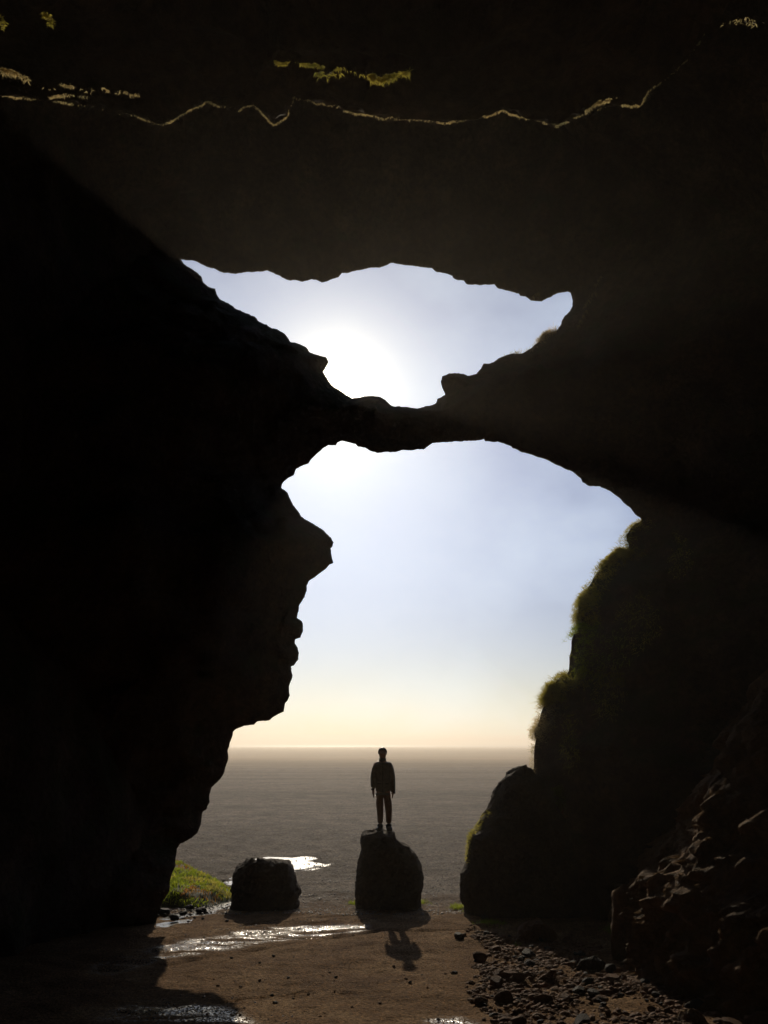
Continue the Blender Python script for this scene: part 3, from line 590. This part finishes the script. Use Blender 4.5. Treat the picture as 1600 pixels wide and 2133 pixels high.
scatter_mesh('gravel', p4, s4, J, JF, 10, M_wet, 8, kind='stuff', label='wet glinting gravel in curved bands across the cave floor', category='gravel')

# ------------------------------------------------------------------ the person
def skin(name, verts, edges, material, parent, sub=2, root=0, fat=1.22):
    me = bpy.data.meshes.new(name); me.from_pydata([v[:3] for v in verts], edges, [])
    o = bpy.data.objects.new(name, me); sc.collection.objects.link(o)
    o.modifiers.new('Skin', 'SKIN'); o.modifiers['Skin'].branch_smoothing = .6
    for i, v in enumerate(verts):
        sv = me.skin_vertices[0].data[i]; sv.radius = (v[3]*fat, (v[4] if len(v) > 4 else v[3])*fat); sv.use_root = i == root
    s = o.modifiers.new('Sub', 'SUBSURF'); s.levels = sub; s.render_levels = sub
    bpy.context.view_layer.update(); dg = bpy.context.evaluated_depsgraph_get()
    m2 = bpy.data.meshes.new_from_object(o.evaluated_get(dg)); bpy.data.objects.remove(o); m2.name = name
    m2.materials.clear(); m2.materials.append(material)
    m2.polygons.foreach_set('use_smooth', [True]*len(m2.polygons))
    if parent is None: return m2
    return link(name, m2, parent)
def plain(name, c, rough=.8, sheen=0):
    m, T, b = mat(name); P = tn(T, 'ShaderNodeTexCoord').outputs['Object']
    col = mixc(T, 1.0, c, ramp(T, noise_n(T, P, 14, 4), [(.3, (.75, .75, .75)), (.7, (1.2, 1.2, 1.2))]), 'MULTIPLY')
    T.links.new(col, b.inputs['Base Color']); b.inputs['Roughness'].default_value = rough
    T.links.new(bump(T, noise_n(T, P, 26, 3), .004), b.inputs['Normal']); return m
M_skin = plain('skin', (.42, .24, .16), .55); M_jacket = plain('grey_green_jacket', (.17, .175, .15), .75); M_trs = plain('rust_brown_trousers', (.18, .105, .058), .85)
M_boot = plain('dark_boots', (.035, .03, .028), .6); M_hair = plain('dark_brown_hair', (.03, .018, .012), .5); M_sole = plain('pale_boot_sole', (.2, .19, .17), .7)
M_zip = plain('dark_zip', (.02, .02, .02), .4)
FT = unp(797, 1731, YP); HT = unp(793.8, 1558, YP)
per = bpy.data.objects.new('person', None); sc.collection.objects.link(per); per.location = FT; ks = (HT[2]-FT[2])/1.75; per.scale = (ks,)*3
per['label'] = 'person in a grey jacket and brown trousers standing on the tall boulder'; per['category'] = 'person'
bv = [(.02, 0, .93, .12, .1), (.01, .0, 1.1, .12, .09), (.005, .005, 1.28, .135, .095), (0, .005, 1.42, .09, .07), (0, .005, 1.49, .076, .07), (0, -.005, 1.55, .078, .078), (0, -.012, 1.60, .088, .1), (0, 0, 1.665, .094, .108), (0, 0, 1.725, .06, .07)]
be = [(0, 1), (1, 2), (2, 3), (3, 4), (4, 5), (5, 6), (6, 7), (7, 8)]
def add(vv, ee, start, chain):
    p = start
    for v in chain: vv.append(v); ee.append((p, len(vv)-1)); p = len(vv)-1
    return p
def hand(vv, ee, w, x, y, z, sgn):
    # palm, four unequal curled fingers and a thumb leaving the side of the palm
    pm = add(vv, ee, w, [(x, y, z-.035, .036, .03), (x, y-.004, z-.075, .042, .03)])
    for k, (dy, ln) in enumerate(((-.028, .066), (-.009, .075), (.010, .07), (.028, .055))):
        add(vv, ee, pm, [(x, y+dy, z-.098, .0125), (x-sgn*.006, y+dy-.004, z-.098-ln*.5, .0115), (x-sgn*.02, y+dy-.006, z-.098-ln*.92, .010)])
    th = add(vv, ee, pm-1, [(x-sgn*.008, y-.034, z-.055, .0135), (x-sgn*.012, y-.048, z-.088, .012), (x-sgn*.015, y-.05, z-.112, .0105)])
wl = add(bv, be, 3, [(-.165, .0, 1.40, .052), (-.2, .01, 1.24, .045), (-.212, .01, 1.09, .038), (-.215, -.01, .96, .034), (-.212, -.025, .86, .024)]); hand(bv, be, wl, -.208, -.03, .86, -1)
wr = add(bv, be, 3, [(.17, .0, 1.40, .052), (.208, .01, 1.24, .045), (.225, .01, 1.09, .038), (.232, -.01, .95, .034), (.232, -.025, .85, .024)]); hand(bv, be, wr, .23, -.03, .85, 1)
add(bv, be, 0, [(-.075, 0, .84, .085), (-.07, -.005, .66, .07), (-.055, -.012, .47, .052), (-.052, .01, .33, .05), (-.05, .015, .12, .034), (-.055, 0, .05, .035), (-.08, -.09, .03, .03)])
add(bv, be, 0, [(.1, 0, .84, .085), (.115, -.005, .66, .07), (.135, -.012, .47, .052), (.138, .01, .33, .05), (.135, .015, .12, .034), (.135, 0, .05, .035), (.16, -.09, .03, .03)])
# nose and ears grow out of the head
add(bv, be, 6, [(0, -.1, 1.628, .014), (0, -.122, 1.612, .012)])
add(bv, be, 6, [(-.074, .005, 1.625, .012, .018), (-.084, .012, 1.63, .007, .016)]); add(bv, be, 6, [(.074, .005, 1.625, .012, .018), (.084, .012, 1.63, .007, .016)])
skin('body', bv, be, M_skin, per, fat=1.08)
EYE = plain('eye_white', (.6, .58, .55), .3); M_lip = plain('lips', (.3, .12, .1), .5)
for s_ in (-1, 1):
    V = I2*np.array([.013, .008, .008])+np.array([s_*.031, -.1, 1.643]); link('eye', fmesh('eye', V, F2, EYE, True), per)
    V = I2*np.array([.018, .006, .004])+np.array([s_*.032, -.105, 1.662]); link('eyebrow', fmesh('eyebrow', V, F2, M_hair, True), per)
link('mouth', fmesh('mouth', I2*np.array([.024, .007, .006])+np.array([0, -.1, 1.578]), F2, M_lip, True), per)
# hair: cap with a fringe, fuller at the sides, open at the face
V = I3*np.array([.102, .115, .106])+np.array([0, .012, 1.662]); fz = (V[:, 1] < -.05) & (V[:, 2] < 1.71)
V[fz, 1] += .09; low = V[:, 2] < 1.60; V[low, 2] = 1.60+(V[low, 2]-1.60)*.55; V[low, 0] *= .86
V += .006*fbm(V*1.0, 30, 3, .6, 3)[:, None]*(V-np.array([0, .01, 1.66]))/.1
link('hair', fmesh('hair', V, F3, M_hair, True), per)
# jacket: torso shell, sleeves, collar, pocket flaps, zip
jv = [(.01, .005, .79, .148, .112), (.01, .005, .9, .146, .112), (.005, .005, 1.02, .14, .108), (.005, .005, 1.16, .145, .112), (0, .005, 1.3, .152, .115), (0, .008, 1.405, .115, .088), (0, .008, 1.46, .095, .08)]
je = [(i, i+1) for i in range(6)]
add(jv, je, 5, [(-.15, .008, 1.40, .066), (-.188, .012, 1.26, .066), (-.203, .012, 1.1, .062), (-.208, -.005, .98, .056), (-.206, -.02, .87, .046)])
add(jv, je, 5, [(.158, .008, 1.40, .066), (.198, .012, 1.26, .066), (.212, .012, 1.1, .062), (.222, -.005, .96, .056), (.228, -.02, .80, .052)])
jm = skin('jacket', jv, je, M_jacket, None, 3, fat=1.27)
V = np.empty(len(jm.vertices)*3, np.float32); jm.vertices.foreach_get('co', V); V = V.reshape(-1, 3)
V += .010*fbm(V*np.array([1, 1, .6]), 9, 3, .6, 21)[:, None]*np.sign(V-np.array([0, 0, V[0, 2]]))*np.array([1, 1, 0]); jm.vertices.foreach_set('co', V.ravel())
jk = link('jacket', jm, per)
def ring(name, x, y, z0, z1, rx, ry, m, parent, th_=.012):
    a = np.linspace(0, 2*math.pi, 28, endpoint=False); V = []
    for z, k in ((z0, 1), (z1, 1), (z1, 1-th_/rx), (z0, 1-th_/rx)): V.append(np.column_stack([x+rx*k*np.cos(a), y+ry*k*np.sin(a), z+.004*np.sin(a*3)]))
    Fq = [(r_*28+i, r_*28+(i+1) % 28, ((r_+1) % 4)*28+(i+1) % 28, ((r_+1) % 4)*28+i) for r_ in range(4) for i in range(28)]
    return link(name, fmesh(name, np.vstack(V), Fq, m, True), parent)
ring('collar', 0, .005, 1.44, 1.53, .082, .08, M_jacket, jk)
ring('cuff', -.217, -.02, .855, .895, .042, .042, M_zip, jk); ring('cuff', .24, -.02, .78, .82, .046, .046, M_zip, jk)
ring('hem', .012, .005, .745, .80, .165, .128, M_jacket, jk)
def boxm(x0, x1, y0, y1, z0, z1):
    V = [(x, y, z) for x in (x0, x1) for y in (y0, y1) for z in (z0, z1)]
    return V, [(0, 1, 3, 2), (4, 6, 7, 5), (0, 4, 5, 1), (2, 3, 7, 6), (0, 2, 6, 4), (1, 5, 7, 3)]
V, Fb = boxm(.0, .008, -.128, -.11, .8, 1.45); link('zip', fmesh('zip', V, Fb, M_zip), jk)
for s_ in (-1, 1):
    V, Fb = boxm(.01+s_*.085-.045, .01+s_*.085+.045, -.122, -.105, .98, .995); link('pocket_flap', fmesh('pocket_flap', V, Fb, M_zip), jk)
tv = [(.02, .005, .88, .135, .105), (.02, .005, .82, .13, .1)]; te = [(0, 1)]
add(tv, te, 1, [(-.075, .003, .74, .086), (-.068, -.003, .6, .074), (-.055, -.01, .46, .063), (-.05, .01, .3, .055), (-.05, .013, .15, .048)])
add(tv, te, 1, [(.108, .003, .74, .086), (.12, -.003, .6, .074), (.137, -.01, .46, .063), (.138, .01, .3, .055), (.135, .013, .15, .048)])
skin('trousers', tv, te, M_trs, per, fat=1.33)
for x, dx in ((-.052, -.055), (.135, .05)):
    bt = skin('boot', [(x, .015, .17, .05), (x, .015, .07, .048), (x+dx*.3, -.04, .045, .045, .04), (x+dx, -.13, .03, .042, .028)], [(0, 1), (1, 2), (2, 3)], M_boot, per, fat=1.5)
    a = np.linspace(0, 2*math.pi, 20, endpoint=False); c_ = np.column_stack([x+dx*.5+.05*np.cos(a)-dx*.6*np.sin(a), -.055+.125*np.sin(a)])
    V = np.vstack([np.column_stack([c_, np.full(20, z)]) for z in (-.012, .012)]+[np.array([[x+dx*.5, -.055, -.012], [x+dx*.5, -.055, .012]])])
    tf = [(i, (i+1) % 20, 20+(i+1) % 20) for i in range(20)]+[(i, 20+(i+1) % 20, 20+i) for i in range(20)]+[((i+1) % 20, i, 40) for i in range(20)]+[(20+i, 20+(i+1) % 20, 41) for i in range(20)]
    link('sole', fmesh('sole', V, tf, M_sole), bt)

# ------------------------------------------------------------------ plants and moss: small blades
def blades(name, root, direc, length, width, material, **k):
    n = len(root); d = direc/(np.linalg.norm(direc, axis=1)[:, None]+1e-9)
    sd_ = np.cross(d, rng.normal(size=(n, 3))); sd_ /= np.linalg.norm(sd_, axis=1)[:, None]+1e-9
    w = width[:, None]; l = length[:, None]; droop = np.array([0, 0, -1.0])[None]*l*.35*rng.uniform(.2, 1, (n, 1))+rng.normal(size=(n, 3))*l*.12
    V = np.stack([root-sd_*w*.5, root+sd_*w*.5, root+d*l*.55-sd_*w*.45, root+d*l*.55+sd_*w*.45, root+d*l+droop], 1)
    o = (np.arange(n)*5)[:, None]; Fc = np.vstack([o+np.array([[0, 1, 3]]), o+np.array([[0, 3, 2]]), o+np.array([[2, 3, 4]])])
    return link(name, fmesh(name, V.reshape(-1, 3), Fc, material), **k)
def U(a, b_, n): return rng.uniform(a, b_, n)
# fringe along the sunlit right edge of the big opening
def edge_roots(px0, py0, px1, py1, n, depth_=.35, plist=LO, jig=.05, both=False):
    Pp = np.array(plist); ok = (Pp[:, 0] >= min(px0, px1)-1) & (Pp[:, 0] <= max(px0, px1)+1) & (Pp[:, 1] >= min(py0, py1)-1) & (Pp[:, 1] <= max(py0, py1)+1)
    lim = proj(cliff_front); sel_ = (D < depth_) & (lim[0] > min(px0, px1)-12) & (lim[0] < max(px0, px1)+50) & (lim[1] > min(py0, py1)) & (lim[1] < max(py0, py1))
    ids = np.where(sel_)[0]; w = np.exp(-D[ids]/(depth_*.4)); w *= .05+np.clip(2.6*fbm(base[ids], 2.2, 4, .7, 77)+.35, 0, 2); ids = rng.choice(ids, n, p=w/w.sum())
    r_ = cliff_front[ids].copy(); back = rng.random(n) < .5; r_[back, 1] += rng.uniform(0, .5, back.sum())*1.0
    return r_+rng.normal(size=(n, 3))*np.array([.03, .03, .03]), ids
def edge_moss(box, n, lmin, lmax, w, material, lab, up=.4, out=(-1, 0, 0), depth_=.35):
    r_, ids = edge_roots(*box, n, depth_); dirs = np.array(out)[None]*U(.2, 1, n)[:, None]+np.array([0, 0, up])[None]*U(.2, 1.6, n)[:, None]+rng.normal(size=(n, 3))*.45
    L_ = U(lmin, lmax, n)*(.45+np.clip(.6+1.6*fbm(r_, 3.5, 3, .6, 78), .1, 1.9)); blades('moss', r_, dirs, L_, U(w*.6, w*1.4, n), material, kind='stuff', label=lab, category='moss')
edge_moss((1300, 1080, 1340, 1150), 3000, .03, .09, .008, M_moss, 'round cushion of dry moss hanging on the upper right edge of the opening')
edge_moss((1200, 1146, 1312, 1300), 14000, .03, .12, .008, M_moss, 'thick yellow green moss on the bulge of the right edge of the opening')
edge_moss((1183, 1300, 1214, 1330), 1600, .04, .13, .008, M_grass, 'bright grass tuft on the small ledge of the right edge')
edge_moss((1137, 1398, 1190, 1470), 5000, .05, .17, .008, M_moss, 'wispy grass on the slanting shoulder of the right edge', .7)
edge_moss((1110, 1470, 1142, 1545), 3500, .03, .10, .007, M_dry, 'dry brown grass above the horizon on the right edge')
edge_moss((1060, 688, 1155, 742), 1800, .03, .12, .008, M_dry, 'dry grass on the sill at the right of the upper opening', .9, (-.3, 0, .5), .2)
edge_moss((1110, 1550, 1125, 1620), 500, .02, .06, .006, M_dry, 'sparse roots on the right edge beside the leaning boulder', .2, (-1, 0, 0), .15)
# patches growing on the inner face of the right cliff
def face_patch(cx, cy, rx, ry, n, lmin, lmax, material, lab, hang=-.3, w=.008, name='moss', cat='moss'):
    lim = proj(cliff_front); q = ((lim[0]-cx)/rx)**2+((lim[1]-cy)/ry)**2; ids = np.where((q < 1) & (D > .01))[0]
    if len(ids) == 0: return
    ids = rng.choice(ids, n); r_ = cliff_front[ids]+rng.normal(size=(n, 3))*np.array([.07, .03, .07]); r_[:, 1] -= .02
    dirs = np.array([-.5, -.9, hang])[None]+rng.normal(size=(n, 3))*.4
    blades(name, r_, dirs, U(lmin, lmax, n), U(w*.6, w*1.4, n), material, kind='stuff', label=lab, category=cat)
for cx_, cy_, rx_, ry_, n_, mt_, lab in ((1212, 1400, 10, 18, 260, M_grass, 'bright green tuft in a notch below the mossy bulge'), (1205, 1425, 22, 8, 300, M_moss, 'thin sunlit moss line under the green tuft'),
        (1420, 1160, 22, 45, 500, M_moss, 'olive moss tuft on the dark cliff right of the opening'), (1260, 1370, 60, 60, 1500, M_grass, 'dim green moss hanging on the inner cliff face'), (1330, 1300, 40, 60, 800, M_moss, 'dim moss streak high on the inner cliff face'),
        (1265, 1440, 30, 60, 900, M_moss, 'yellowish hanging grass on the rib right of the opening'), (1190, 1550, 20, 60, 500, M_moss, 'thin hanging moss on the lower cliff face'), (1168, 1655, 7, 22, 500, M_grass, 'green fern tuft in the cleft behind the leaning slab'), (1166, 1690, 8, 16, 400, M_rust, 'rusty brown roots under the fern tuft')):
    face_patch(cx_, cy_, rx_, ry_, n_, .04, .14, mt_, lab)
# ground tufts
def tuft(px, py, rx, n, lmin, lmax, material, lab, name='grass_tuft', ry=None, w=.008):
    c = gpt(px, py); D_ = np.hypot(c[1], H-c[2]); r_ = rx/F*D_; x = c[0]+rng.normal(size=n)*r_*.5; y = c[1]+rng.normal(size=n)*(ry or r_*.5)
    z = zgn(x, y)-.01; root = np.column_stack([x, y, z]); dirs = np.column_stack([(x-c[0])/r_*.5+rng.normal(size=n)*.3, rng.normal(size=n)*.4, U(.5, 1.2, n)])
    blades(name, root, dirs, U(lmin, lmax, n), U(w*.6, w*1.5, n), material, kind='stuff', label=lab, category='grass')
tuft(957, 1890, 14, 260, .05, .15, M_grass, 'bright green leafy tuft at the left foot of the leaning slab')
tuft(976, 1900, 10, 160, .03, .08, M_grass, 'small green tuft just right of the leafy tuft by the slab')
tuft(1020, 1925, 24, 420, .03, .09, M_grass, 'low dull green tuft at the edge of the slab shadow')
tuft(741, 1880, 14, 220, .04, .12, M_grass, 'small green tuft at the left foot of the person\'s boulder')
tuft(873, 1880, 14, 220, .04, .12, M_grass, 'small green tuft at the right foot of the person\'s boulder')
tuft(1078, 1963, 10, 160, .03, .07, M_grass, 'tiny bright tuft at the left end of the rounded rock')
tuft(1288, 1945, 18, 420, .06, .17, M_grass, 'tall bright grass at the foot of the rock pillar')
tuft(1315, 1966, 22, 420, .04, .12, M_grass, 'bright leafy tuft between pillar and sunlit buttress')
tuft(1350, 1990, 22, 320, .03, .09, M_moss, 'yellow green leaves at the foot of the sunlit buttress')
# moss on the leaning slab's left flank
n = 1800; t = U(0, 1, n); Lq = np.array([(1022, 1690), (1008, 1701), (996, 1724), (978, 1740), (975, 1771), (974, 1795)], float)
kk = t*(len(Lq)-1); i0 = np.minimum(kk.astype(int), len(Lq)-2); pp = Lq[i0]+(Lq[i0+1]-Lq[i0])*(kk-i0)[:, None]
root = np.array([unp(a+2, b_, 17.0) for a, b_ in pp])+rng.normal(size=(n, 3))*np.array([.02, .12, .02])
blades('moss', root, np.column_stack([-U(.3, 1, n), rng.normal(size=n)*.5, U(-.2, .7, n)]), U(.03, .09, n), U(.004, .01, n), M_moss, kind='stuff', label='pale green moss on the left flank of the leaning slab', category='moss')
# green bank at the left, beyond the cliff foot
bank = gpoly([(330, 1850), (345, 1800), (372, 1812), (420, 1832), (465, 1846), (492, 1860), (482, 1874), (440, 1886), (400, 1894), (365, 1890), (330, 1890)])
gx, gy = np.meshgrid(np.arange(bank[:, 0].min()-.3, bank[:, 0].max()+.3, .06), np.arange(bank[:, 1].min()-.3, bank[:, 1].max()+.3, .06), indexing='ij')
def bank_h(x, y):
    d = segdist(x, y, bank); ins = inpoly(x, y, bank); P = np.column_stack([x.ravel(), y.ravel(), 0*x.ravel()])
    return np.where(ins, np.minimum(.12, d*.4)*(1+1.6*np.clip((-x-3.4)/1.4, 0, 1))+.075*fbm(P, 2.2, 4, .6, 5).reshape(x.shape), -.1*np.minimum(1, d*3))
hz_ = zg(gx, gy)+bank_h(gx, gy)
M_soil = plain('mossy_soil', (.05, .055, .015), .9)
bk = link('grassy_bank', fmesh('grassy_bank', np.stack([gx, gy, hz_], -1).reshape(-1, 3), gridfaces(*gx.shape), M_soil, True), kind='structure')
n = 26000; x = U(bank[:, 0].min(), bank[:, 0].max(), n); y = U(bank[:, 1].min(), bank[:, 1].max(), n); ok = inpoly(x, y, bank); x, y = x[ok], y[ok]
z = zg(x, y)+bank_h(x, y); P3 = np.column_stack([x, y, z]); pat = fbm(P3, 1.6, 3, .6, 8); dn = rng.random(len(x)) < np.clip(.75+pat, .25, 1); P3 = P3[dn]; pat = pat[dn]
for m_, sl, nm, lab in ((M_grass, (pat < .12) & (pat >= -.3), 'grass', 'lush green grass on the bank above the stream'), (M_rust, pat < -.3, 'grass', 'rusty dead stems on the bank above the stream'), (M_moss, pat >= .12, 'grass', 'yellowed grass patches on the bank above the stream')):
    q = P3[sl]; n = len(q)
    blades(nm, q, np.column_stack([rng.normal(size=n)*.5, rng.normal(size=n)*.5, U(.5, 1.3, n)]), U(.04, .12, n), U(.008, .018, n), m_, kind='stuff', label=lab, category='grass')
# backlit moss along the lip of the near ceiling and on its hanging ledges
def ceil_line(pts, n, spread, lmin, lmax, lab, z=ZC, mt_=M_dry, drop=0.0, w=.006):
    q = []
    for px, py in pts:
        d = ray(px, py); t = (z-H)/d[2]; q.append((d[0]*t, d[1]*t))
    q = np.array(q); t = np.sort(U(0, len(q)-1.001, n)); i0 = t.astype(int); p = q[i0]+(q[i0+1]-q[i0])*(t-i0)[:, None]
    den = fbm(np.column_stack([p, np.zeros(n)]), 4.5, 4, .8, 61); keep_ = rng.random(n) < np.clip(.35+2.6*den, .04, 1); p = p[keep_]; n = len(p)
    y = p[:, 1]+U(-spread, spread*.6, n)+.05*fbm(np.column_stack([p, np.zeros(n)]), 7, 4, .8, 4)
    root = np.column_stack([p[:, 0], y, np.full(n, z+.012)+U(-.008, .012, n)])
    blades('moss', root, np.column_stack([rng.normal(size=n)*.8, rng.normal(size=n)*.6, U(-1.2, .1, n)]), U(lmin, lmax, n), U(w*.5, w*1.4, n), mt_, kind='stuff', label=lab, category='moss')
ceil_line([(px, py+2) for px, py in RIDGE if 0 <= px <= 1480], 6000, .006, .004, .02, 'thin rim of backlit dry moss along the whole lip of the cave ceiling')
ceil_line([(570,133),(590,135),(605,130),(640,137),(680,143),(715,143),(740,152),(760,160),(782,157)], 2300, .014, .008, .028, 'brightest yellow moss line on a ledge above the ceiling lip', 8.7, M_moss)
ceil_line([(655,155),(690,158),(712,150),(690,150)], 500, .03, .02, .05, 'faint short moss line below the brightest ledge', 8.72, M_moss)
ceil_line([(770,165),(800,168),(825,158),(855,152)], 700, .03, .02, .05, 'right tail of the bright moss ledge', 8.72, M_moss)
ceil_line([(90,187),(130,183),(155,185),(185,192),(212,182),(235,197),(262,197),(275,206),(290,200)], 900, .015, .01, .03, 'zigzag of dry moss above the lip at the upper left', 8.95)
ceil_line([(100,205),(140,203),(185,203)], 250, .015, .01, .03, 'short doubled moss line at the upper left', 9.1)
ceil_line([(0,150),(25,155),(58,165)], 400, .03, .02, .05, 'moss dash at the left edge of the ceiling', 8.9)
ceil_line([(88,30),(100,35),(108,42),(100,55)], 300, .03, .008, .03, 'small bright moss clump in the upper left corner', 8.4, M_moss)
ceil_line([(0,36),(8,45),(3,60)], 150, .03, .008, .03, 'moss speck at the extreme upper left edge', 8.4, M_moss)
ceil_line([(1220,235),(1245,218),(1262,212),(1285,207)], 600, .02, .01, .03, 'bright moss spur above the lip at the upper right', 9.1)
ceil_line([(1505,50),(1550,50),(1600,47)], 260, .03, .01, .04, 'faint moss line in the upper right corner', 8.5)
# pale roots hanging on the rock right of the upper opening
def strand(px0, py0, px1, py1, n, Yd, lab, mt_=M_dry):
    t = U(0, 1, n); pts_ = np.array([unp(px0+(px1-px0)*a+4*math.sin(a*9), py0+(py1-py0)*a, Yd-1.2*abs(1-a)) for a in t])
    lim = proj(cliff_front); root = []
    for p in pts_:
        u_, v_ = proj(p); j = np.argmin((lim[0]-u_)**2+(lim[1]-v_)**2); root.append(cliff_front[j]-np.array([0, .03, 0])+rng.normal(size=3)*.02)
    blades('root_strand', np.array(root), np.column_stack([rng.normal(size=n)*.3, -U(.1, .5, n), -U(.5, 1, n)]), U(.04, .16, n), U(.003, .006, n), mt_, kind='stuff', label=lab, category='roots')
strand(1252, 575, 1203, 680, 160, 16, 'pale hanging roots right of the upper opening')
strand(1120, 612, 1108, 620, 60, 17, 'pale roots on the rim above the right end of the upper opening')
